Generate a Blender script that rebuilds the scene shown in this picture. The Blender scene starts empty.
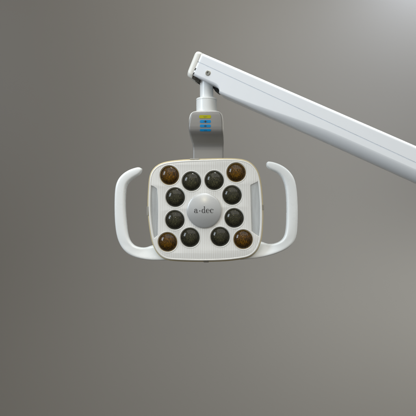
import bpy, bmesh, math, random
from mathutils import Vector, Matrix

random.seed(7)
scene = bpy.context.scene
COL = scene.collection
S = 0.0016            # metres per measured unit, at the lamp's plane
D = 0.80              # camera to lamp plane
ZC = 1.50             # height of the lamp head
ROOT = Vector((0.0, 0.0, 1.735))   # joint of arm and post


# ----------------------------------------------------------------- helpers
def P(x, y, Y=0.0):
    """measured position (x right, y down) on the vertical plane Y, relative to the lamp's root"""
    k = (D + Y) / D
    return Vector(((x - 208) * S * k, Y, ZC + (208 - y) * S * k)) - ROOT


def link(name, me, mat, parent=None, smooth=True, angle=35):
    o = bpy.data.objects.new(name, me)
    COL.objects.link(o)
    if mat is not None:
        for m in (mat if isinstance(mat, (list, tuple)) else [mat]):
            me.materials.append(m)
    if parent is not None:
        o.parent = parent
    if smooth:
        me.polygons.foreach_set('use_smooth', [True] * len(me.polygons))
        me.set_sharp_from_angle(angle=math.radians(angle))
    me.update()
    return o


def from_bm(name, bm, mat, parent=None, smooth=True, angle=35):
    bmesh.ops.recalc_face_normals(bm, faces=bm.faces)
    me = bpy.data.meshes.new(name)
    bm.to_mesh(me)
    bm.free()
    return link(name, me, mat, parent, smooth, angle)


def catmull(pts, n=10, closed=True):
    out = []
    N = len(pts)
    rng = range(N) if closed else range(N - 1)
    for i in rng:
        g = (lambda k: pts[k % N]) if closed else (lambda k: pts[min(max(k, 0), N - 1)])
        p0, p1, p2, p3 = g(i - 1), g(i), g(i + 1), g(i + 2)
        for j in range(n):
            t = j / n
            q = []
            for a in range(2):
                # centripetal-ish: plain uniform Catmull-Rom with slightly reduced tangents
                m1 = (p2[a] - p0[a]) * 0.5
                m2 = (p3[a] - p1[a]) * 0.5
                t2, t3 = t * t, t * t * t
                q.append((2*t3 - 3*t2 + 1) * p1[a] + (t3 - 2*t2 + t) * m1 + (-2*t3 + 3*t2) * p2[a] + (t3 - t2) * m2)
            out.append(tuple(q))
    if not closed:
        out.append(tuple(pts[-1]))
    return out


def resample(pts, n, closed=False):
    if closed:
        pts = list(pts) + [pts[0]]
    L = [0.0]
    for a, b in zip(pts, pts[1:]):
        L.append(L[-1] + math.dist(a, b))
    out = []
    m = n if closed else n - 1
    k = 0
    for i in range(n):
        s = L[-1] * i / m
        while k < len(L) - 2 and L[k + 1] < s:
            k += 1
        f = (s - L[k]) / max(1e-9, L[k + 1] - L[k])
        out.append((pts[k][0] + (pts[k+1][0] - pts[k][0]) * f, pts[k][1] + (pts[k+1][1] - pts[k][1]) * f))
    return out


def smooth_pts(pts, it=2):
    for _ in range(it):
        N = len(pts)
        pts = [((pts[i-1][0] + 2*pts[i][0] + pts[(i+1) % N][0]) / 4, (pts[i-1][1] + 2*pts[i][1] + pts[(i+1) % N][1]) / 4) for i in range(N)]
    return pts


def area2(pts):
    return sum(a[0] * b[1] - b[0] * a[1] for a, b in zip(pts, pts[1:] + pts[:1]))


def inset(pts, d):
    """closed outline moved inwards by d"""
    s = 1 if area2(pts) > 0 else -1
    N = len(pts)
    out = []
    for i in range(N):
        tx, ty = pts[(i+1) % N][0] - pts[i-1][0], pts[(i+1) % N][1] - pts[i-1][1]
        l = math.hypot(tx, ty) or 1
        out.append((pts[i][0] - ty / l * d * s, pts[i][1] + tx / l * d * s))
    return out


def circle(cx, cy, r, n=48):
    return [(cx + r * math.cos(2*math.pi*i/n), cy + r * math.sin(2*math.pi*i/n)) for i in range(n)]


def solid(name, loops, yf, yb, bev, mat, parent, seg=3, yref=None, angle=40):
    """flat solid from closed outlines (first the outside, then holes), front at yf, back at yb, rounded edges"""
    yref = yf if yref is None else yref
    cu = bpy.data.curves.new('outline', 'CURVE')
    cu.dimensions = '2D'
    cu.fill_mode = 'BOTH'
    for lp in loops:
        sp = cu.splines.new('POLY')
        sp.points.add(len(lp) - 1)
        for p, (x, y) in zip(sp.points, lp):
            v = P(x, y, yref)
            p.co = (v.x, v.z, 0, 1)
        sp.use_cyclic_u = True
    th = yb - yf
    cu.bevel_depth = bev
    cu.bevel_resolution = seg
    cu.extrude = max(1e-5, th / 2 - bev)
    cu.offset = -bev
    o = bpy.data.objects.new('outline', cu)
    COL.objects.link(o)
    dg = bpy.context.evaluated_depsgraph_get()
    me = bpy.data.meshes.new_from_object(o.evaluated_get(dg))
    bpy.data.objects.remove(o)
    mid = (yf + yb) / 2
    for v in me.vertices:
        x, y, z = v.co
        v.co = (x, mid - z, y)
    bm = bmesh.new()
    bm.from_mesh(me)
    bmesh.ops.remove_doubles(bm, verts=bm.verts, dist=1e-6)
    bpy.data.meshes.remove(me)
    return from_bm(name, bm, mat, parent, True, angle)


def loft(bm, rings, cap=True, mat=0):
    vs = [[bm.verts.new(p) for p in r] for r in rings]
    n = len(vs[0])
    for a, b in zip(vs, vs[1:]):
        for i in range(n):
            f = bm.faces.new((a[i], a[(i+1) % n], b[(i+1) % n], b[i]))
            f.material_index = mat
    if cap:
        bm.faces.new(vs[0]).material_index = mat
        bm.faces.new(list(reversed(vs[-1]))).material_index = mat
    return vs


def lathe(name, prof, centre, axis, mat, parent, n=64, angle=35):
    """prof: (radius, height along axis)"""
    bm = bmesh.new()
    ax = Vector(axis).normalized()
    q = ax.to_track_quat('Z', 'Y')
    rings = []
    for r, h in prof:
        rings.append([centre + q @ Vector((r * math.cos(2*math.pi*i/n), r * math.sin(2*math.pi*i/n), h)) for i in range(n)])
    loft(bm, rings)
    bmesh.ops.remove_doubles(bm, verts=bm.verts, dist=1e-6)
    return from_bm(name, bm, mat, parent, True, angle)


def smoothstep(a, b, x):
    f = min(1, max(0, (x - a) / (b - a)))
    return f * f * (3 - 2 * f)


# --------------------------------------------------------------- materials
def new_mat(name):
    m = bpy.data.materials.new(name)
    m.use_nodes = True
    nt = m.node_tree
    return m, nt, nt.nodes['Principled BSDF'], nt.nodes['Material Output']


def plastic(name, col, rough=0.3, var=0.012, bump=0.02, scale=60, spec=0.5, coat=0.0, metallic=0.0):
    m, nt, b, out = new_mat(name)
    tc = nt.nodes.new('ShaderNodeTexCoord')
    nz = nt.nodes.new('ShaderNodeTexNoise')
    nz.inputs['Scale'].default_value = scale
    nz.inputs['Detail'].default_value = 6
    nt.links.new(tc.outputs['Object'], nz.inputs['Vector'])
    mx = nt.nodes.new('ShaderNodeMix')
    mx.data_type = 'RGBA'
    mx.inputs[6].default_value = [c * (1 - var) for c in col] + [1]
    mx.inputs[7].default_value = [min(1, c * (1 + var)) for c in col] + [1]
    nt.links.new(nz.outputs['Fac'], mx.inputs[0])
    nt.links.new(mx.outputs[2], b.inputs['Base Color'])
    mr = nt.nodes.new('ShaderNodeMapRange')
    mr.inputs['From Min'].default_value = 0.3
    mr.inputs['From Max'].default_value = 0.7
    mr.inputs['To Min'].default_value = max(0.02, rough - 0.015)
    mr.inputs['To Max'].default_value = rough + 0.015
    nt.links.new(nz.outputs['Fac'], mr.inputs['Value'])
    nt.links.new(mr.outputs[0], b.inputs['Roughness'])
    b.inputs['Specular IOR Level'].default_value = spec
    b.inputs['Metallic'].default_value = metallic
    b.inputs['Coat Weight'].default_value = coat
    b.inputs['Coat Roughness'].default_value = 0.08
    if bump:
        n2 = nt.nodes.new('ShaderNodeTexNoise')
        n2.inputs['Scale'].default_value = 900
        n2.inputs['Detail'].default_value = 2
        nt.links.new(tc.outputs['Object'], n2.inputs['Vector'])
        bp = nt.nodes.new('ShaderNodeBump')
        bp.inputs['Strength'].default_value = bump
        bp.inputs['Distance'].default_value = 0.0005
        nt.links.new(n2.outputs['Fac'], bp.inputs['Height'])
        nt.links.new(bp.outputs['Normal'], b.inputs['Normal'])
    return m


WHITE = plastic('white_enamel', (0.85, 0.88, 0.885), 0.28)
ARMW = plastic('white_arm_enamel', (0.81, 0.845, 0.885), 0.30)
CAPW = plastic('white_cap_plastic', (0.78, 0.78, 0.74), 0.38)
BEZEL = plastic('white_cover_plastic', (0.80, 0.80, 0.77), 0.16, coat=0.4)
CREAM = plastic('yellowed_plastic', (0.62, 0.53, 0.32), 0.35, var=0.12, scale=40)
SILVER = plastic('silver_paint', (0.24, 0.237, 0.23), 0.40, metallic=0.2, bump=0.05)
SHELL = plastic('pale_shell_plastic', (0.66, 0.66, 0.64), 0.30)
DARK = plastic('black_cavity', (0.012, 0.012, 0.011), 0.5, bump=0, spec=0.2)
RECESS = plastic('dark_recess_grey', (0.075, 0.07, 0.06), 0.45, bump=0)
SCREWM = plastic('screw_steel', (0.30, 0.30, 0.27), 0.35, metallic=0.8, bump=0)
GREYCLIP = plastic('grey_clip_plastic', (0.36, 0.35, 0.32), 0.4)
YELLOW = plastic('yellow_print', (0.38, 0.36, 0.002), 0.5, var=0.02, bump=0, spec=0.2)
BLUE = plastic('blue_print', (0.001, 0.215, 0.51), 0.5, var=0.02, bump=0, spec=0.2)
INK = plastic('dark_ink', (0.015, 0.016, 0.02), 0.5, var=0, bump=0)
LOGOINK = plastic('grey_ink', (0.045, 0.045, 0.048), 0.45, var=0, bump=0)
MARK = plastic('symbol_ink', (0.01, 0.07, 0.16), 0.5, var=0, bump=0)
OLIVE = plastic('olive_mark_ink', (0.22, 0.22, 0.01), 0.5, var=0, bump=0)
BADGEM = plastic('satin_silver_badge', (0.56, 0.58, 0.59), 0.28, var=0.01, bump=0.0, metallic=0.42)


def ribbed():
    m, nt, b, out = new_mat('ribbed_white_plastic')
    tc = nt.nodes.new('ShaderNodeTexCoord')
    sx = nt.nodes.new('ShaderNodeSeparateXYZ')
    nt.links.new(tc.outputs['Object'], sx.inputs[0])
    mu = nt.nodes.new('ShaderNodeMath'); mu.operation = 'MULTIPLY'
    mu.inputs[1].default_value = 2 * math.pi / 0.00345
    nt.links.new(sx.outputs['X'], mu.inputs[0])
    sn = nt.nodes.new('ShaderNodeMath'); sn.operation = 'SINE'
    nt.links.new(mu.outputs[0], sn.inputs[0])
    bp = nt.nodes.new('ShaderNodeBump')
    bp.inputs['Strength'].default_value = 0.40
    bp.inputs['Distance'].default_value = 0.00022
    nt.links.new(sn.outputs[0], bp.inputs['Height'])
    nt.links.new(bp.outputs['Normal'], b.inputs['Normal'])
    nz = nt.nodes.new('ShaderNodeTexNoise')
    nz.inputs['Scale'].default_value = 45
    nz.inputs['Detail'].default_value = 8
    nt.links.new(tc.outputs['Object'], nz.inputs['Vector'])
    mx = nt.nodes.new('ShaderNodeMix'); mx.data_type = 'RGBA'
    mx.inputs[6].default_value = (0.77, 0.775, 0.75, 1)
    mx.inputs[7].default_value = (0.82, 0.82, 0.80, 1)
    nt.links.new(nz.outputs['Fac'], mx.inputs[0])
    nt.links.new(mx.outputs[2], b.inputs['Base Color'])
    b.inputs['Roughness'].default_value = 0.32
    return m


RIBBED = ribbed()


def wall_mat():
    m, nt, b, out = new_mat('grey_wall_paint')
    tc = nt.nodes.new('ShaderNodeTexCoord')
    nz = nt.nodes.new('ShaderNodeTexNoise')
    nz.inputs['Scale'].default_value = 3.0
    nz.inputs['Detail'].default_value = 8
    nt.links.new(tc.outputs['Object'], nz.inputs['Vector'])
    mx = nt.nodes.new('ShaderNodeMix'); mx.data_type = 'RGBA'
    mx.inputs[6].default_value = (0.149, 0.138, 0.1225, 1)
    mx.inputs[7].default_value = (0.154, 0.143, 0.1275, 1)
    nt.links.new(nz.outputs['Fac'], mx.inputs[0])
    nt.links.new(mx.outputs[2], b.inputs['Base Color'])
    b.inputs['Roughness'].default_value = 0.40
    b.inputs['Specular IOR Level'].default_value = 0.3
    n2 = nt.nodes.new('ShaderNodeTexNoise')
    n2.inputs['Scale'].default_value = 260
    n2.inputs['Detail'].default_value = 3
    nt.links.new(tc.outputs['Object'], n2.inputs['Vector'])
    bp = nt.nodes.new('ShaderNodeBump')
    bp.inputs['Strength'].default_value = 0.06
    bp.inputs['Distance'].default_value = 0.001
    nt.links.new(n2.outputs['Fac'], bp.inputs['Height'])
    nt.links.new(bp.outputs['Normal'], b.inputs['Normal'])
    return m


def dome_mat(name, tint):
    """clear moulded dome: see-through, tinted, with a mirror-like Fresnel surface"""
    m, nt, b, out = new_mat(name)
    nt.nodes.remove(b)
    tr = nt.nodes.new('ShaderNodeBsdfTransparent')
    tr.inputs['Color'].default_value = tint + (1,)
    gl = nt.nodes.new('ShaderNodeBsdfGlossy')
    gl.inputs['Roughness'].default_value = 0.03
    fr = nt.nodes.new('ShaderNodeFresnel')
    fr.inputs['IOR'].default_value = 1.41
    mx = nt.nodes.new('ShaderNodeMixShader')
    nt.links.new(fr.outputs[0], mx.inputs[0])
    nt.links.new(tr.outputs[0], mx.inputs[1])
    nt.links.new(gl.outputs[0], mx.inputs[2])
    nt.links.new(mx.outputs[0], out.inputs['Surface'])
    return m


def reflector_mat(name, dark, lit):
    """vertical streaky lamella pattern moulded behind each dome, with glints painted in as specks"""
    m, nt, b, out = new_mat(name)
    tc = nt.nodes.new('ShaderNodeTexCoord')
    mp = nt.nodes.new('ShaderNodeMapping')
    mp.inputs['Scale'].default_value = (900, 1, 170)
    nt.links.new(tc.outputs['Object'], mp.inputs['Vector'])
    nz = nt.nodes.new('ShaderNodeTexNoise')
    nz.inputs['Scale'].default_value = 1.0
    nz.inputs['Detail'].default_value = 3
    nz.inputs['Roughness'].default_value = 0.6
    nt.links.new(mp.outputs[0], nz.inputs['Vector'])
    sx = nt.nodes.new('ShaderNodeSeparateXYZ')
    nt.links.new(tc.outputs['Object'], sx.inputs[0])
    mu = nt.nodes.new('ShaderNodeMath'); mu.operation = 'MULTIPLY'
    mu.inputs[1].default_value = 2 * math.pi / 0.0023
    nt.links.new(sx.outputs['X'], mu.inputs[0])
    sn = nt.nodes.new('ShaderNodeMath'); sn.operation = 'SINE'
    nt.links.new(mu.outputs[0], sn.inputs[0])
    ad = nt.nodes.new('ShaderNodeMath'); ad.operation = 'MULTIPLY_ADD'
    ad.inputs[1].default_value = 0.08
    nt.links.new(sn.outputs[0], ad.inputs[0])
    nt.links.new(nz.outputs['Fac'], ad.inputs[2])
    cr = nt.nodes.new('ShaderNodeValToRGB')
    cr.color_ramp.elements[0].position = 0.42
    cr.color_ramp.elements[0].color = dark + (1,)
    cr.color_ramp.elements[1].position = 0.80
    cr.color_ramp.elements[1].color = lit + (1,)
    vo = nt.nodes.new('ShaderNodeTexNoise')  # finer specks, painting glints into the lamella colour
    vo.inputs['Scale'].default_value = 1.0
    vo.inputs['Detail'].default_value = 1
    m2 = nt.nodes.new('ShaderNodeMapping')
    m2.inputs['Scale'].default_value = (950, 1, 520)
    nt.links.new(tc.outputs['Object'], m2.inputs['Vector'])
    nt.links.new(m2.outputs[0], vo.inputs['Vector'])
    m3 = nt.nodes.new('ShaderNodeMapRange')
    m3.inputs['From Min'].default_value = 0.35
    m3.inputs['From Max'].default_value = 0.75
    m3.inputs['To Min'].default_value = -0.14
    m3.inputs['To Max'].default_value = 0.24
    nt.links.new(vo.outputs['Fac'], m3.inputs['Value'])
    a2 = nt.nodes.new('ShaderNodeMath'); a2.operation = 'ADD'
    nt.links.new(ad.outputs[0], a2.inputs[0])
    nt.links.new(m3.outputs[0], a2.inputs[1])
    nt.links.new(a2.outputs[0], cr.inputs[0])
    nt.links.new(cr.outputs[0], b.inputs['Base Color'])
    b.inputs['Roughness'].default_value = 0.4
    return m


DOME_G = dome_mat('smoke_green_dome', (0.80, 0.80, 0.70))
DOME_A = dome_mat('amber_dome', (0.90, 0.74, 0.40))
REFL_G = reflector_mat('green_lamella', (0.004, 0.005, 0.003), (0.145, 0.135, 0.075))
REFL_A = reflector_mat('amber_lamella', (0.016, 0.009, 0.001), (0.37, 0.23, 0.015))
RING_G = plastic('olive_lens_edge', (0.10, 0.10, 0.065), 0.25, bump=0)
RING_A = plastic('amber_lens_edge_glow', (0.34, 0.20, 0.02), 0.22, bump=0)  # brighter amber paints the refracted glow at the lens edge


def pane_mat():
    m, nt, b, out = new_mat('frosted_clear_plastic')
    b.inputs['Base Color'].default_value = (0.86, 0.90, 0.92, 1)
    b.inputs['Roughness'].default_value = 0.22
    tr = nt.nodes.new('ShaderNodeBsdfTransparent')
    tr.inputs['Color'].default_value = (0.93, 0.95, 0.96, 1)
    nz = nt.nodes.new('ShaderNodeTexNoise')
    tc = nt.nodes.new('ShaderNodeTexCoord')
    mp = nt.nodes.new('ShaderNodeMapping')
    mp.inputs['Scale'].default_value = (160, 1, 18)
    nt.links.new(tc.outputs['Object'], mp.inputs['Vector'])
    nt.links.new(mp.outputs[0], nz.inputs['Vector'])
    nz.inputs['Scale'].default_value = 1
    mr = nt.nodes.new('ShaderNodeMapRange')
    mr.inputs['From Min'].default_value = 0.3
    mr.inputs['From Max'].default_value = 0.7
    mr.inputs['To Min'].default_value = 0.18
    mr.inputs['To Max'].default_value = 0.36
    nt.links.new(nz.outputs['Fac'], mr.inputs['Value'])
    mx = nt.nodes.new('ShaderNodeMixShader')
    nt.links.new(mr.outputs[0], mx.inputs[0])
    nt.links.new(tr.outputs[0], mx.inputs[1])
    nt.links.new(b.outputs[0], mx.inputs[2])
    nt.links.new(mx.outputs[0], out.inputs['Surface'])
    return m


PANE = pane_mat()

# -------------------------------------------------------------------- wall
bm = bmesh.new()
bmesh.ops.create_grid(bm, x_segments=1, y_segments=1, size=0.5)
for v in bm.verts:
    v.co = (v.co.x * 6, 0, v.co.y * 3.4)
wall = from_bm('wall', bm, wall_mat(), None, False)
wall.location = (0, 0.50, 1.6)
wall['kind'] = 'structure'
wall['label'] = 'plain matte grey painted wall behind the dental lamp'
wall['category'] = 'wall'

# ------------------------------------------------------------ dental light
root = bpy.data.objects.new('dental_light', None)
COL.objects.link(root)
root.location = ROOT
root.empty_display_size = 0.05
root['label'] = 'white dental examination lamp with twelve round lenses on a slanted arm'
root['category'] = 'dental lamp'

# ---- arm: its front face runs from A to B, coming a little towards the viewer
A = P(200.6, 52.0, -0.022)
B = P(416, 145.6, -0.022 - 0.080)
d = (B - A).normalized()
w = Vector((-d.y, d.x, 0)).normalized()          # depth, away from the viewer
nn = d.cross(w)
if nn.z > 0:
    nn = -nn                                     # down across the arm
H = 28.4 * S
W = 0.044


def arm_pt(u, t, v):
    return A + d * u + nn * t + w * v


def arm_section(u, t0, t1, v0=0.0, v1=W, rt=0.0042, rb=(0.013, 0.0155), seam=None, gw=0.00058, gd=0.0013):
    """closed ring: from the back top over the front face to the bottom; same number of points everywhere"""
    pts = []
    K = 6
    r = min(rt, (t1 - t0) * 0.45)
    bv, bt = rb
    bt = min(bt, (t1 - t0) * 0.5)
    for i in range(K + 1):                       # top back
        a = math.pi / 2 * i / K
        pts.append((v1 - r + r * math.cos(a), t0 + r - r * math.sin(a)))
    for i in range(K + 1):                       # top front
        a = math.pi / 2 * i / K
        pts.append((v0 + r - r * math.sin(a), t0 + r - r * math.cos(a)))
    s = t0 + (t1 - t0) * 0.4 if seam is None else seam
    g = 0.0 if seam is None else gd
    s = min(max(s, t0 + r + 0.0016), t1 - bt - 0.0025)
    pts += [(v0, t0 + r + 0.0006), (v0, s - gw * 1.05 - 0.0004), (v0, s - gw * 1.05), (v0 + g, s - gw * 0.7), (v0 + g, s + gw * 0.7), (v0, s + gw * 1.05), (v0, s + gw * 1.05 + 0.0004), (v0, max(s + gw * 1.05 + 0.0005, t1 - bt - 0.0012)), (v0, max(s + gw * 1.05 + 0.0006, t1 - bt - 0.0004))]
    K = 10
    for i in range(K + 1):                       # bottom front
        a0 = math.radians(17)
        a = a0 + (math.pi / 2 - a0) * i / K
        pts.append((v0 + bv * (math.cos(a0) - math.cos(a)) / math.cos(a0), t1 - bt + bt * (math.sin(a) - math.sin(a0)) / (1 - math.sin(a0))))
    for i in range(K + 1):                       # bottom back
        a = math.pi / 2 * i / K
        pts.append((v1 - bv + bv * math.sin(a), t1 - bt + bt * math.cos(a)))
    return [arm_pt(u, t, v) for v, t in pts]




rings = []
us = [1.5, 2.0, 4, 7, 10, 14, 18, 22, 25, 27, 28.5, 29.7, 30.6, 31.3, 31.8, 32.2, 32.6, 33.2, 35, 38, 42, 47, 53, 60, 68, 76, 85, 95, 105, 115, 126, 138, 150, 165, 200, 250, 300, 349, 349.6]
for u in us:
    if u <= 25: t1 = 23.3
    elif u < 32.6:
        f = (u - 25) / 7.6
        t1 = 23.3 + 5.1 * (1 - math.sqrt(max(0, 1 - f * f)))
    else: t1 = 28.4
    blend = smoothstep(32, 150, u)
    rb = (0.0035 + 0.0165 * blend, 0.0035 + 0.0120 * blend)
    fr = 0.335 + (0.485 - 0.335) * min(1.2, u / 235)
    k = 0 if 1.6 < u < 349.5 else 0.0006
    rings.append(arm_section(u * S * 1.05, k, t1 * S - k, k, W - k, rb=rb, seam=fr * H))
bm = bmesh.new()
loft(bm, rings)
arm = from_bm('arm', bm, ARMW, root, True, 50)

# end cap, slightly proud of the arm
rings = []
for u, i in [(-5.2, 4.2), (-5.15, 2.9), (-4.8, 1.7), (-4.1, 0.75), (-3.0, 0.15), (-1.6, -0.15), (0.9, -0.2), (1.2, 0.1)]:
    sl = 0.055
    base = arm_section(0, (i) * S, (26.2 - i) * S, max(-0.0003, i * S * 0.8), W - max(-0.0003, i * S * 0.8), rt=0.0044, rb=(0.005, 0.006))
    ring = []
    for p in base:
        t = (p - A).dot(nn)
        ring.append(p + d * ((u + (t / S - 6) * sl) * S * 1.05))
    rings.append(ring)
bm = bmesh.new()
loft(bm, rings)
cap = from_bm('end_cap', bm, CAPW, arm, True, 50)
cap['label'] = 'rounded off-white end cap of the arm'


def extrude_uv(bm, poly, v0, v1):
    a = [bm.verts.new(arm_pt(u * S * 1.05, t * S, v0)) for u, t in poly]
    b = [bm.verts.new(arm_pt(u * S * 1.05, t * S, v1)) for u, t in poly]
    n = len(poly)
    bm.faces.new(a); bm.faces.new(list(reversed(b)))
    for i in range(n):
        bm.faces.new((a[i], a[(i+1) % n], b[(i+1) % n], b[i]))


# black block standing in for the shade in the hollow round the post
bm = bmesh.new()
extrude_uv(bm, [(3.0, 14), (2.6, 24.0), (3.2, 25.8), (5.5, 26.8), (9, 26.6), (12, 25.4), (19.5, 24.2), (21, 24.4), (22.5, 25.6), (24.6, 26.9), (26.8, 27.3), (28.4, 26.8), (29.6, 25.4), (30.4, 23.0), (30.6, 14)], 0.023, 0.038)
hollow = from_bm('joint_hollow_shade', bm, DARK, arm, False)
hollow['label'] = 'black block painting the shaded hollow under the arm'

# dark plug standing in for the shaded recess between end cap and post
bm = bmesh.new()
loft(bm, [[arm_pt((3.2 + 4.7 * k * math.cos(2 * math.pi * i / 40)) * S * 1.05, t * S, 0.0165 + 0.0125 * k * math.sin(2 * math.pi * i / 40)) for i in range(40)]
          for k, t in ((1, 21.5), (1, 25.7), (0.93, 26.0), (0.55, 26.0), (0.5, 25.7), (0.1, 25.7))])
from_bm('recess_shade', bm, RECESS, arm)

bm = bmesh.new()
for t0, t1, sk in ((15.8, 18.2, .75), (20.2, 22.2, .8)):
    extrude_uv(bm, [(1.55 + (t0 - 6) * .055, t0), (1.95 + (t0 - 6) * .055 + .3, t0), (1.95 + (t1 - 6) * .055, t1), (1.35 + (t1 - 6) * .055, t1)], -0.0005, 0.002)
gap = from_bm('seam_slot', bm, DARK, arm, False)

# screw with a hex socket
sc_u, sc_t = 15.3, 15.5
cc = arm_pt(sc_u * S * 1.05, sc_t * S, 0)
R = 2.45 * S
lathe('screw', [(R * 1.0, -0.001), (R, 0.0006), (R * 0.86, 0.0012), (R * 0.52, 0.0012), (R * 0.50, 0.0002), (R*0.02, 0.0002)], cc, -w, SCREWM, arm, n=36)
lathe('screw_recess', [(R * 1.22, -0.0008), (R * 1.22, 0.00025), (R * 1.0, 0.0002)], cc, -w, CAPW, arm, n=36)

# ---- post and collar
pc = P(206.6, 99, 0)
r = 6.65 * S
z0 = P(206.6, 64, 0).z - pc.z
post = lathe('post', [(r, -0.012), (r, z0), (r * 0.6, z0 + 0.002)], pc, (0, 0, 1), WHITE, root, n=72)
rc = 10.45 * S
zb = P(206.6, 112.5, 0).z - pc.z
lathe('collar', [(rc * 0.985, zb), (rc * 0.985, -0.0035), (rc * 0.985, -0.0034), (rc * 0.972, -0.0031), (rc * 0.972, -0.0027), (rc, -0.0024), (rc, -0.0009), (rc * 0.97, 0.0002), (rc * 0.92, 0.0006), (r * 1.0, 0.0006)], pc, (0, 0, 1), WHITE, post, n=72)

# ---- bracket: a neck that bulges forward and folds back behind the head
BR = [  # y, left, right, front depth
    (110.6, 197.0, 216.4, -0.0178), (110.9, 194.8, 218.2, -0.0186), (111.6, 192.6, 219.9, -0.0196), (112.8, 190.9, 221.4, -0.0204),
    (114.8, 189.7, 222.7, -0.0210), (118.0, 189.0, 223.4, -0.0215), (122, 188.8, 223.8, -0.0220), (126.5, 188.7, 223.9, -0.0224),
    (129.6, 188.9, 223.95, -0.0222), (131.5, 189.2, 223.95, -0.0214), (134, 189.7, 223.95, -0.0192), (137, 190.4, 223.9, -0.0153),
    (140, 191.4, 223.85, -0.0108), (142.5, 192.2, 223.75, -0.0072), (144.5, 192.7, 223.6, -0.0048), (147, 192.95, 223.5, -0.0036),
    (150, 193.0, 223.4, -0.0036), (157, 193.0, 223.3, -0.0052), (172, 193.0, 223.0, -0.0095)]


def br_interp(y):
    for a, b in zip(BR, BR[1:]):
        if a[0] <= y <= b[0]:
            f = (y - a[0]) / (b[0] - a[0])
            return [a[k] + (b[k] - a[k]) * f for k in range(4)]
    return list(BR[-1])


def bracket_ring(y, xl, xr, yf, ins=0.0, thick=0.012, rad=2.6, lift=0.0, insr=None):
    pts = []
    c0, c1 = P(xl + ins, y, yf), P(xr - (ins if insr is None else insr), y, yf)
    x0, x1, z = c0.x, c1.x, c0.z
    rr = rad * S
    yf = yf - lift
    yb = yf + thick
    K = 6
    for i in range(K + 1):
        a = math.pi / 2 * i / K
        pts.append(Vector((x0 + rr - rr * math.cos(a), yf + rr * 0.9 - rr * 0.9 * math.sin(a), z)))
    for i in range(K + 1):
        a = math.pi / 2 * i / K
        pts.append(Vector((x1 - rr + rr * math.sin(a), yf + rr * 0.9 - rr * 0.9 * math.cos(a), z)))
    pts += [Vector((x1, yb - 0.001, z)), Vector((x1 - 0.001, yb, z)), Vector((x0 + 0.001, yb, z)), Vector((x0, yb - 0.001, z))]
    return pts


ys = [110.6, 110.75, 110.9, 111.2, 111.6, 112.2] + [113 + i * 0.8 for i in range(48)] + [153, 157, 165, 172]
bm = bmesh.new()
loft(bm, [bracket_ring(*br_interp(y)) for y in ys])
bracket = from_bm('bracket', bm, SHELL, root, True, 60)
bm = bmesh.new()
rings = []
for y in ys[4:]:
    q = br_interp(y)
    yy = 111.7 + (y - ys[4]) * (172 - 111.7) / (172 - ys[4])
    q = br_interp(yy)
    top = 0.8 if y < 112 else 0
    rings.append(bracket_ring(*q, ins=1.0 - 1.15 * smoothstep(114, 127, yy) + top, insr=1.0 - 1.15 * smoothstep(128, 146, yy) + top, thick=0.013, rad=1.9, lift=0.0007))
loft(bm, rings)
panel = from_bm('front_panel', bm, SILVER, bracket, True, 60)
panel['label'] = 'silver grey front panel of the neck'


def sticker(x0, x1, y0, y1, mat, mark, glyph, label):
    bm = bmesh.new()

    def pt(x, y, lift):
        q = br_interp(y)
        return P(x, y, q[3] - 0.0007 - lift)
    # body: rounded corner strip following the panel
    rows = 9
    r = min(1.0, (y1 - y0) * 0.35)
    lift = 0.00035
    front, back = [], []
    for i in range(rows):
        y = y0 + (y1 - y0) * i / (rows - 1)
        e = min(y - y0, y1 - y)
        ins = r - math.sqrt(max(0, r * r - (r - min(e, r)) ** 2))
        front.append([bm.verts.new(pt(x0 + ins, y, lift)), bm.verts.new(pt(x1 - ins, y, lift))])
        back.append([bm.verts.new(pt(x0 + ins, y, -0.0004)), bm.verts.new(pt(x1 - ins, y, -0.0004))])
    for i in range(rows - 1):
        bm.faces.new((front[i][0], front[i][1], front[i+1][1], front[i+1][0]))
        bm.faces.new((front[i][0], front[i+1][0], back[i+1][0], back[i][0]))
        bm.faces.new((front[i][1], back[i][1], back[i+1][1], front[i+1][1]))
    bm.faces.new((front[0][0], back[0][0], back[0][1], front[0][1]))
    bm.faces.new((front[-1][0], front[-1][1], back[-1][1], back[-1][0]))
    bmesh.ops.recalc_face_normals(bm, faces=bm.faces)
    cx, cy = (x0 + x1) / 2, (y0 + y1) / 2
    for gx0, gx1, gy0, gy1 in glyph:
        vs = [bm.verts.new(pt(cx + a, cy + b, lift + 0.00025)) for a, b in ((gx0, gy1), (gx1, gy1), (gx1, gy0), (gx0, gy0))]
        f = bm.faces.new(vs)
        f.material_index = 1
    me = bpy.data.meshes.new('sticker')
    bm.to_mesh(me); bm.free()
    o = link('sticker', me, [mat, mark], bracket, False)
    o['label'] = label
    return o


sticker(199.2, 211.0, 115.1, 118.3, YELLOW, OLIVE, [(-1.7, -0.6, -.5, -.1), (-0.2, 0.9, -.5, -.1), (1.2, 1.9, -.5, -.1), (-1.2, 0.2, .25, .6), (.5, 1.4, .25, .6)], 'yellow sticker at the top of the neck')
sticker(199.9, 210.9, 120.0, 122.9, BLUE, INK, [(-1.0, 1.0, -.55, .55), (-.55, .55, -.95, -.55), (-.55, .55, .55, .95), (-2.0, -1.5, -.2, .2), (1.5, 2.0, -.2, .2)], 'blue sticker with a dark round symbol')
sticker(199.9, 210.8, 124.5, 127.3, BLUE, MARK, [(-1.4, 1.4, -.25, .25), (-.35, .35, -.9, .9), (-.9, .9, -.6, .6)], 'blue sticker with a dark cross symbol')
sticker(199.9, 210.9, 128.9, 131.3, BLUE, MARK, [(-1.3, -.2, .1, .45), (.1, 1.5, .1, .45)], 'lowest blue sticker with faint marks')

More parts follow.
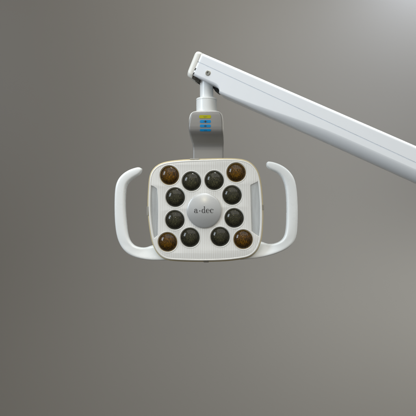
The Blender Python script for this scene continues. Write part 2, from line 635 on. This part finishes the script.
# ---- lamp head
OUT0 = [(149.6, 175.0), (154.3, 167.2), (160.5, 163.2), (169, 161.0), (185, 159.3), (205, 158.5), (225, 158.1), (240, 158.7), (249, 161.2),
        (255.2, 166.6), (259.4, 174.2), (262, 188), (263.2, 205), (263.4, 216), (263.0, 228), (261.6, 240), (257.6, 250.5), (250, 257.2),
        (240, 259.6), (225, 261.3), (205, 261.9), (185, 261.6), (168, 260.4), (160.8, 257.2), (155.4, 251), (151.8, 242), (149.2, 228), (147.5, 210), (147.9, 190)]
OUT = smooth_pts(resample(catmull(OUT0, 12), 240, True), 6)
WIN_L = [(150.4, 186.0), (153.6, 186.2), (157.0, 188.6), (157.9, 200), (158.1, 212), (158.2, 236.6), (155, 237.9), (152.2, 238.6), (150.9, 230), (149.9, 214), (149.7, 200)]
WIN_R = [(250.5, 184.9), (256.8, 180.6), (258.9, 190), (260.1, 203), (260.3, 218), (259.7, 236.4), (256, 234.6), (251.9, 231.8), (251.1, 208)]
WIN_R = list(reversed(WIN_R)) if area2(WIN_R) * area2(WIN_L) < 0 else WIN_R


def round_poly(pts, r=0.7):
    out = []
    N = len(pts)
    for i in range(N):
        p, a, b = Vector(pts[i]), Vector(pts[i-1]), Vector(pts[(i+1) % N])
        da, db = (a - p), (b - p)
        k = min(r, da.length * .4, db.length * .4)
        s, e = p + da.normalized() * k, p + db.normalized() * k
        for j in range(4):
            t = j / 3
            q = s.lerp(p, t).lerp(p.lerp(e, t), t)
            out.append((q.x, q.y))
    return out


WIN_L, WIN_R = round_poly(WIN_L), round_poly(WIN_R)


def round_poly_open(pts, r=0.8):
    q = round_poly(pts, r)
    return [pts[0]] + q[4:-4] + [pts[-1]]

GREEN = [(191.5, 181.4), (214.3, 180.5), (175.3, 197.4), (232.2, 195.3), (174.9, 220.1), (234.3, 218.2), (190.1, 237.7), (220.2, 236.9)]
AMBER = [(169.5, 175.4), (236.3, 172.5), (167.6, 242.2), (243.3, 239.5)]
YF = -0.0195
LR = 9.35

holes = [circle(x, y, LR + 0.85, 64) for x, y in GREEN + AMBER]
gasket = solid('cover_rim', [OUT, inset(OUT, 3.0)], -0.0118, -0.0088, 0.0008, CREAM, root, 2, yref=-0.012)
gasket['label'] = 'thin yellowed rim around the lamp cover'
bezel = solid('bezel', [inset(OUT, 1.5), inset(OUT, 3.6)], -0.01985, -0.0120, 0.0016, BEZEL, root, 5, yref=-0.012)
pl = inset(OUT, 2.0)
notched = []
done = [False, False]
for x, y in pl:
    if x > 240 and 180.6 < y < 236.9:
        if not done[0]:
            notched += round_poly_open([(258.3, 181.4), (250.4, 185.2), (251.0, 208), (251.8, 231.4), (256, 234.4), (260.6, 237.2)])
            done[0] = True
    elif x < 170 and 185.6 < y < 238.9:
        if not done[1]:
            notched += round_poly_open([(152.6, 238.9), (155.4, 237.4), (157.7, 235.2), (158.1, 212), (157.9, 200), (157.0, 188.8), (153.6, 186.4), (150.6, 185.4)])
            done[1] = True
    else:
        notched.append((x, y))
face = solid('face_plate', [notched] + holes, YF, -0.0150, 0.0008, RIBBED, root, 3, yref=YF)
face['label'] = 'white ribbed face plate with round lens openings'

# rear housing: narrower than the cover, so the wall shows through the side windows
HB = [(159.0, 166), (166, 163.4), (190, 161.8), (212, 161.4), (240, 162.0), (248.5, 165), (249.6, 175), (250.4, 208), (251.2, 245), (247.5, 254.5), (236, 257.4), (206, 258.8), (176, 257.9), (163.5, 254.6), (159.4, 245), (159.1, 208)]
HBS = smooth_pts(resample(catmull(HB, 10), 160, True), 4)
solid('housing', [HBS], -0.0146, 0.0340, 0.010, WHITE, root, 5, yref=-0.0146)

for wl in (WIN_L, WIN_R):
    p = solid('side_window', [inset(wl, -0.35)], -0.0180, -0.0160, 0.0003, PANE, root, 1, yref=YF)
    p['label'] = 'clear grey side window of the lamp cover'

# domed lenses over streaky reflectors
SCL = (D + YF) / D
RL = LR * S * SCL


def lens_meshes():
    out = {}
    R = 12.2 * S * SCL
    hR = math.sqrt(R * R - RL * RL)
    n = 56
    bm = bmesh.new()                               # dome
    rings = []
    for i in range(16):
        a = math.asin(RL / R) * (1 - i / 16)
        rr, h = R * math.sin(a), R * math.cos(a) - hR
        rings.append([Vector((rr * math.cos(2*math.pi*k/n), -0.0159 - h, rr * math.sin(2*math.pi*k/n))) for k in range(n)])
    vs = loft(bm, rings, cap=False)
    tip = bm.verts.new((0, -0.0159 - (R - hR), 0))
    for k in range(n):
        bm.faces.new((vs[-1][k], vs[-1][(k+1) % n], tip))
    bmesh.ops.recalc_face_normals(bm, faces=bm.faces)
    out['dome'] = bm
    bm = bmesh.new()                               # reflector dish
    prof = [(RL * 0.975, -0.0152), (RL * 0.97, -0.01585), (RL * 0.80, -0.0157), (RL * 0.5, -0.0155), (RL * 0.03, -0.0153)]
    loft(bm, [[Vector((q * math.cos(2*math.pi*k/n), y, q * math.sin(2*math.pi*k/n))) for k in range(n)] for q, y in prof])
    bmesh.ops.recalc_face_normals(bm, faces=bm.faces)
    out['dish'] = bm
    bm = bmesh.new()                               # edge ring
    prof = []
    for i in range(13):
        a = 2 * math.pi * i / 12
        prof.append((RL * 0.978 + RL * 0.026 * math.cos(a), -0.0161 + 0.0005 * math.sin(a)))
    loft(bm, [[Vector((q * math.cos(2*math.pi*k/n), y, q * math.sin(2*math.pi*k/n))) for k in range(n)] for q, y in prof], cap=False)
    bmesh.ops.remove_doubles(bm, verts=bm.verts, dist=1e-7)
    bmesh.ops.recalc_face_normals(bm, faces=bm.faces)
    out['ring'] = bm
    bm = bmesh.new()                               # white chamfered socket round the dome
    u = S * SCL
    prof = [(RL + 0.08 * u, -0.0152), (RL + 0.08 * u, -0.0172), (RL + 0.2 * u, -0.0178), (RL + 0.85 * u, -0.01965), (RL + 1.0 * u, -0.01985), (RL + 1.15 * u, -0.0199), (RL + 1.35 * u, -0.01975), (RL + 1.42 * u, -0.0192)]
    loft(bm, [[Vector((q * math.cos(2*math.pi*k/n), y, q * math.sin(2*math.pi*k/n))) for k in range(n)] for q, y in prof], cap=False)
    bmesh.ops.recalc_face_normals(bm, faces=bm.faces)
    out['socket'] = bm
    return out


for kind, spots in (('green', GREEN), ('amber', AMBER)):
    L = lens_meshes()
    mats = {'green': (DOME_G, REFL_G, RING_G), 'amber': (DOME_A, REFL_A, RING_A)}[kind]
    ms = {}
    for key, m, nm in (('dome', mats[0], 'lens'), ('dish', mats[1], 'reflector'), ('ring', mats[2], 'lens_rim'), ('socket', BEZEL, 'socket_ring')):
        me = bpy.data.meshes.new(nm)
        L[key].to_mesh(me); L[key].free()
        me.materials.append(m)
        me.polygons.foreach_set('use_smooth', [True] * len(me.polygons))
        ms[key] = me
    for i, (x, y) in enumerate(spots):
        c = P(x, y, YF)
        lens = bpy.data.objects.new('lens', ms['dome']); COL.objects.link(lens)
        lens.parent = root
        lens.location = (c.x, -0.0015, c.z)
        lens['label'] = 'dark green tinted round lens' if kind == 'green' else 'amber tinted round lens in a corner of the face'
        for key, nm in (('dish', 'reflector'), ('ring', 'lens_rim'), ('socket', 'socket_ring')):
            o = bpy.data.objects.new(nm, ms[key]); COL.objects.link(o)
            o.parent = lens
            if key == 'socket':
                o.location.y = 0.0015
            if key == 'dish' and i:                # own streaks in each reflector
                o.data = ms[key].copy()
                dx, dz = random.uniform(-3, 3), random.uniform(-3, 3)
                for v in o.data.vertices:
                    v.co.x += dx; v.co.z += dz
                o.location = (-dx, 0, -dz)

# ---- round badge with the maker's lettering
bc = P(204.2, 210.7, YF)
RB = 17.3 * S * SCL
prof = [(RB, -0.001), (RB, 0.0012), (RB * 0.985, 0.0019), (RB * 0.965, 0.0022)]
h0, RS = 0.0022, RB * 3.2
for i in range(1, 13):
    q = RB * 0.965 * (1 - i / 12.2)
    prof.append((q, h0 + math.sqrt(RS**2 - q*q) - math.sqrt(RS**2 - (RB * .965)**2)))
badge = lathe('badge', prof, bc, (0, -1, 0), BADGEM, root, n=96)
badge['label'] = 'round satin silver badge in the middle of the face'


def ell(cx, cy, rx, ry, n=28, a0=0, a1=360):
    return [(cx + rx * math.cos(math.radians(a0 + (a1 - a0) * i / n)), cy + ry * math.sin(math.radians(a0 + (a1 - a0) * i / n))) for i in range(n + (0 if a1 - a0 == 360 else 1))]


def glyphs():
    """serif lower-case letters, x-height 1, as lists of (outline, holes); y up"""
    def bar(x0, y0, x1, y1): return [[(x0, y0), (x1, y0), (x1, y1), (x0, y1)]]
    a = [[ell(.36, .29, .34, .31), ell(.40, .29, .19, .23)],
         bar(.52, .0, .70, .72), [[(.70, 0), (.86, .02), (.86, .10), (.70, .12)]],
         [ell(.40, .70, .30, .30, 16, 0, 165) + list(reversed(ell(.36, .68, .17, .22, 16, 0, 150)))], [ell(.16, .74, .10, .11, 14)]]
    dd = [[ell(.37, .48, .36, .50), ell(.41, .48, .20, .43)], bar(.57, .0, .75, 1.55), [[(.40, 1.50), (.75, 1.55), (.75, 1.62), (.57, 1.60)]],
          [[(.75, 0), (.92, .02), (.92, .09), (.75, .11)]]]
    e = [[ell(.43, .49, .42, .51, 30, 0, 325) + list(reversed(ell(.48, .49, .25, .44, 30, 0, 318)))], bar(.18, .47, .84, .55)]
    c = [[ell(.43, .49, .42, .51, 30, 52, 322) + list(reversed(ell(.49, .49, .26, .44, 30, 58, 315)))], [ell(.70, .78, .11, .12, 14)]]
    dot = [[ell(.15, .50, .14, .14, 16)]]
    return a, dot, dd, e, c


GA, GDOT, GD, GE, GC = glyphs()
bm = bmesh.new()


def letter(gl, ox, oy, sx, sy):
    for loops in gl:
        cu = bpy.data.curves.new('letter', 'CURVE'); cu.dimensions = '2D'; cu.fill_mode = 'BOTH'; cu.extrude = 0.00018
        for lp in loops:
            sp = cu.splines.new('POLY'); sp.points.add(len(lp) - 1)
            for p, (x, y) in zip(sp.points, lp):
                p.co = ((ox + x * sx) * S * SCL, (oy + y * sy) * S * SCL, 0, 1)
            sp.use_cyclic_u = True
        o = bpy.data.objects.new('letter', cu); COL.objects.link(o)
        me = bpy.data.meshes.new_from_object(o.evaluated_get(bpy.context.evaluated_depsgraph_get()))
        bpy.data.objects.remove(o)
        for v in me.vertices:
            x, y, z = v.co
            q = math.hypot(x, y)
            h = h0 + math.sqrt(RS**2 - q*q) - math.sqrt(RS**2 - (RB * .965)**2)
            v.co = (bc.x + x, bc.y - h - 0.00005 - z, bc.z + y)
        bm.from_mesh(me)
        bpy.data.meshes.remove(me)


XH = 4.1
base = -2.2
letter(GA, -10.1, base, 4.6, XH)
letter(GDOT, -5.0, base, 4.2, XH)
letter(GD, -2.6, base, 4.4, XH)
letter(GE, 1.65, base, 4.3, XH)
letter(GC, 5.7, base, 4.3, XH)
me = bpy.data.meshes.new('logo')
bm.to_mesh(me); bm.free()
logo = link('logo', me, LOGOINK, badge, False)
logo['label'] = 'dark lower-case serif lettering on the badge'

# small clips around the cover rim
for (x, y, hx, hy) in ((147.6, 211, .7, 4.6), (263.4, 207.2, .8, 2.6), (194.5, 158.95, 4.6, .6), (206.2, 261.75, 2.6, .75)):
    lp = round_poly([(x - hx, y - hy), (x + hx, y - hy), (x + hx, y + hy), (x - hx, y + hy)], .5)
    solid('clip', [lp], -0.0130, -0.0085, 0.0003, GREYCLIP, root, 1, yref=-0.012)

# ---- handles
HL_O = [(141.9, 168.6), (139.6, 167.4), (137, 167.6), (129.2, 170.0), (122, 174.8), (117.4, 181.4), (115.5, 189), (115.0, 200), (115.0, 212), (115.5, 224), (116.7, 234), (119.4, 243), (125.4, 251.4), (134, 256.6), (146, 259.2), (157, 259.9), (170, 259.4)]
HL_I = [(141.9, 170.4), (140.9, 173.2), (138.8, 175.4), (132.8, 178.8), (128, 183.4), (126.2, 189), (125.6, 199), (125.6, 208), (126.1, 216), (127.3, 228), (128.7, 237.4), (132.8, 244.6), (138.8, 247.4), (145, 247.9), (149.2, 246.4), (155, 244.5), (170, 244)]
HR_O = [(266.4, 163.3), (267.3, 161.9), (269, 161.6), (276.6, 163.1), (285, 167.5), (291.7, 174.2), (294.9, 181.6), (296.5, 191), (297.2, 203), (297.4, 212), (297.3, 222), (296.9, 231.6), (295.1, 240), (288.7, 247.4), (279, 252.1), (267, 255.5), (255, 258), (240, 259)]
HR_I = [(266.6, 165.6), (267.6, 167.6), (270.4, 170.2), (276.4, 172.3), (281.8, 177), (284.4, 183.8), (285.8, 191), (286.4, 199), (286.6, 208), (286.4, 218), (286, 228), (284.5, 236.2), (280.2, 241.8), (273, 244.0), (267.4, 244.2), (263.6, 242.2), (255, 240.5), (240, 240)]


def handle(outer, inner):
    n = 90
    o_ = catmull(outer, 8, False)
    i_ = catmull(inner, 8, False)
    # pair points by the control index so the section stays across the bar
    o2 = [o_[min(len(o_) - 1, round(k * (len(o_) - 1) / (n - 1)))] for k in range(n)]
    i2 = [i_[min(len(i_) - 1, round(k * (len(i_) - 1) / (n - 1)))] for k in range(n)]
    for _ in range(14):
        o2 = [o2[0]] + [((o2[k-1][0] + 2*o2[k][0] + o2[k+1][0]) / 4, (o2[k-1][1] + 2*o2[k][1] + o2[k+1][1]) / 4) for k in range(1, n-1)] + [o2[-1]]
        i2 = [i2[0]] + [((i2[k-1][0] + 2*i2[k][0] + i2[k+1][0]) / 4, (i2[k-1][1] + 2*i2[k][1] + i2[k+1][1]) / 4) for k in range(1, n-1)] + [i2[-1]]
    bm = bmesh.new()
    rings = []
    M = 28
    for k in range(n):
        f = k / (n - 1)
        yc = -0.004 + 0.010 * smoothstep(0.72, 1.0, f)
        po, pi_ = P(*o2[k], yc), P(*i2[k], yc)
        c = (po + pi_) / 2
        hv = (po - pi_) / 2
        hw = hv.length
        hd = 0.0092 * math.sqrt(1 - (1 - min(1.0, 0.16 + f / 0.055)) ** 2)
        ring = []
        for m in range(M):
            a = 2 * math.pi * m / M
            ca, sa = math.cos(a), math.sin(a)
            e = 2 / 4.0
            x = math.copysign(abs(ca) ** e, ca)
            y = math.copysign(abs(sa) ** e, sa)
            p = c + hv * x + Vector((0, -hd * y, 0))
            p.y += 0.62 * smoothstep(0.50, 0.72, f) * (p.z - c.z)      # lower bar is turned to face upwards
            ring.append(p)
        rings.append(ring)
    loft(bm, rings)
    return from_bm('handle', bm, WHITE, root, True, 70)


h1 = handle(HL_O, HL_I)
h1['label'] = 'left white curved grab handle'
h2 = handle(HR_O, HR_I)
h2['label'] = 'right white curved grab handle'

# ------------------------------------------------------------------ lights
HEAD = Vector((0, 0, ZC))


def area(name, loc, target, size, size_y, power, col, spread=180):
    l = bpy.data.lights.new(name, 'AREA')
    l.shape = 'RECTANGLE'
    l.size, l.size_y = size, size_y
    l.energy = power
    l.color = col
    l.spread = math.radians(spread)
    o = bpy.data.objects.new(name, l)
    COL.objects.link(o)
    o.location = loc
    o.rotation_euler = (Vector(target) - Vector(loc)).to_track_quat('-Z', 'Y').to_euler()
    return o


def spot(name, loc, target, power, cone, col, soft=0.08, blend=1.0):
    l = bpy.data.lights.new(name, 'SPOT')
    l.energy = power
    l.spot_size = math.radians(cone)
    l.spot_blend = blend
    l.shadow_soft_size = soft
    l.color = col
    o = bpy.data.objects.new(name, l)
    COL.objects.link(o)
    o.location = loc
    o.rotation_euler = (Vector(target) - Vector(loc)).to_track_quat('-Z', 'Y').to_euler()
    return o


# bright window far to the left, ceiling panel, right-hand window, and spots washing the wall, two of them added fills
area('window_light', HEAD + Vector((-1.75, -1.05, 0.85)), HEAD, 0.60, 1.10, 4.5, (.78, .89, 1), 75)
area('front_ceiling_light', HEAD + Vector((0.3, -0.9, 1.6)), HEAD, 2.6, 1.6, 18.08, (1, .98, .94))
area('right_window_light', HEAD + Vector((1.7, -0.05, 0.9)), HEAD + Vector((0.4, 0.4, 0.1)), 0.7, 0.9, 3.0, (.85, .92, 1))
spot('corner_downlight', HEAD + Vector((0.82, 0.08, 0.98)), HEAD + Vector((0.55, 0.5, 0.27)), 64, 78, (.77, .86, 1))
spot('wall_washer', HEAD + Vector((0.20, 0.03, 1.6)), HEAD + Vector((0.07, 0.5, -0.38)), 138, 47, (.93, .985, 1), 0.3, 1)
spot('side_wall_fill', HEAD + Vector((0.9, 0.0, 0.6)), HEAD + Vector((-0.15, 0.5, -0.55)), 36, 45, (.93, .985, 1), 0.15, 1)  # added fill spot, lifts the wall towards the left
spot('low_wall_fill', HEAD + Vector((1.3, 0.1, 0.1)), HEAD + Vector((0.22, 0.5, -0.6)), 92, 55, (.93, .985, 1), 0.15, 1)  # added fill spot, brightens the lower wall from the right
l = bpy.data.lights.new('lamp_bulb_light', 'AREA')
l.shape = 'DISK'
l.size = 0.13
l.energy = 0.85
l.color = (1.0, 0.86, 0.58)
o = bpy.data.objects.new('lamp_bulb_light', l)
COL.objects.link(o)
o.location = HEAD + Vector((0.0, -1.75, 0.80))
o.rotation_euler = (HEAD - o.location).to_track_quat('-Z', 'Y').to_euler()

world = bpy.data.worlds.new('World')
scene.world = world
world.use_nodes = True
wn = world.node_tree
bg = wn.nodes['Background']
bg.inputs['Strength'].default_value = 0.673
# room bounce: pale ceiling above, darker floor below
wtc = wn.nodes.new('ShaderNodeTexCoord')
wsx = wn.nodes.new('ShaderNodeSeparateXYZ')
wn.links.new(wtc.outputs['Generated'], wsx.inputs[0])
wcr = wn.nodes.new('ShaderNodeValToRGB')
wmr = wn.nodes.new('ShaderNodeMapRange')
wmr.inputs['From Min'].default_value = -1
wn.links.new(wsx.outputs['Z'], wmr.inputs['Value'])
wn.links.new(wmr.outputs[0], wcr.inputs[0])
wcr.color_ramp.elements[0].position = 0.32
wcr.color_ramp.elements[0].color = (0.11, 0.105, 0.095, 1)
wcr.color_ramp.elements[1].position = 0.65
wcr.color_ramp.elements[1].color = (1, 0.965, 0.89, 1)
wn.links.new(wcr.outputs[0], bg.inputs['Color'])

# ------------------------------------------------------------------ camera
cam = bpy.data.cameras.new('camera')
cam.sensor_width = 36
cam.angle = 2 * math.atan(208 * S / D)
cam.clip_end = 50
cam.clip_start = 0.02
co = bpy.data.objects.new('camera', cam)
COL.objects.link(co)
co.location = (0, -D, ZC)
co.rotation_euler = (math.radians(90), 0, 0)
scene.camera = co

scene.render.engine = 'CYCLES'
scene.cycles.use_denoising = True
scene.cycles.max_bounces = 10
scene.cycles.transparent_max_bounces = 12
scene.view_settings.view_transform = 'Standard'
scene.view_settings.look = 'None'
scene.view_settings.exposure = 0
scene.view_settings.gamma = 1
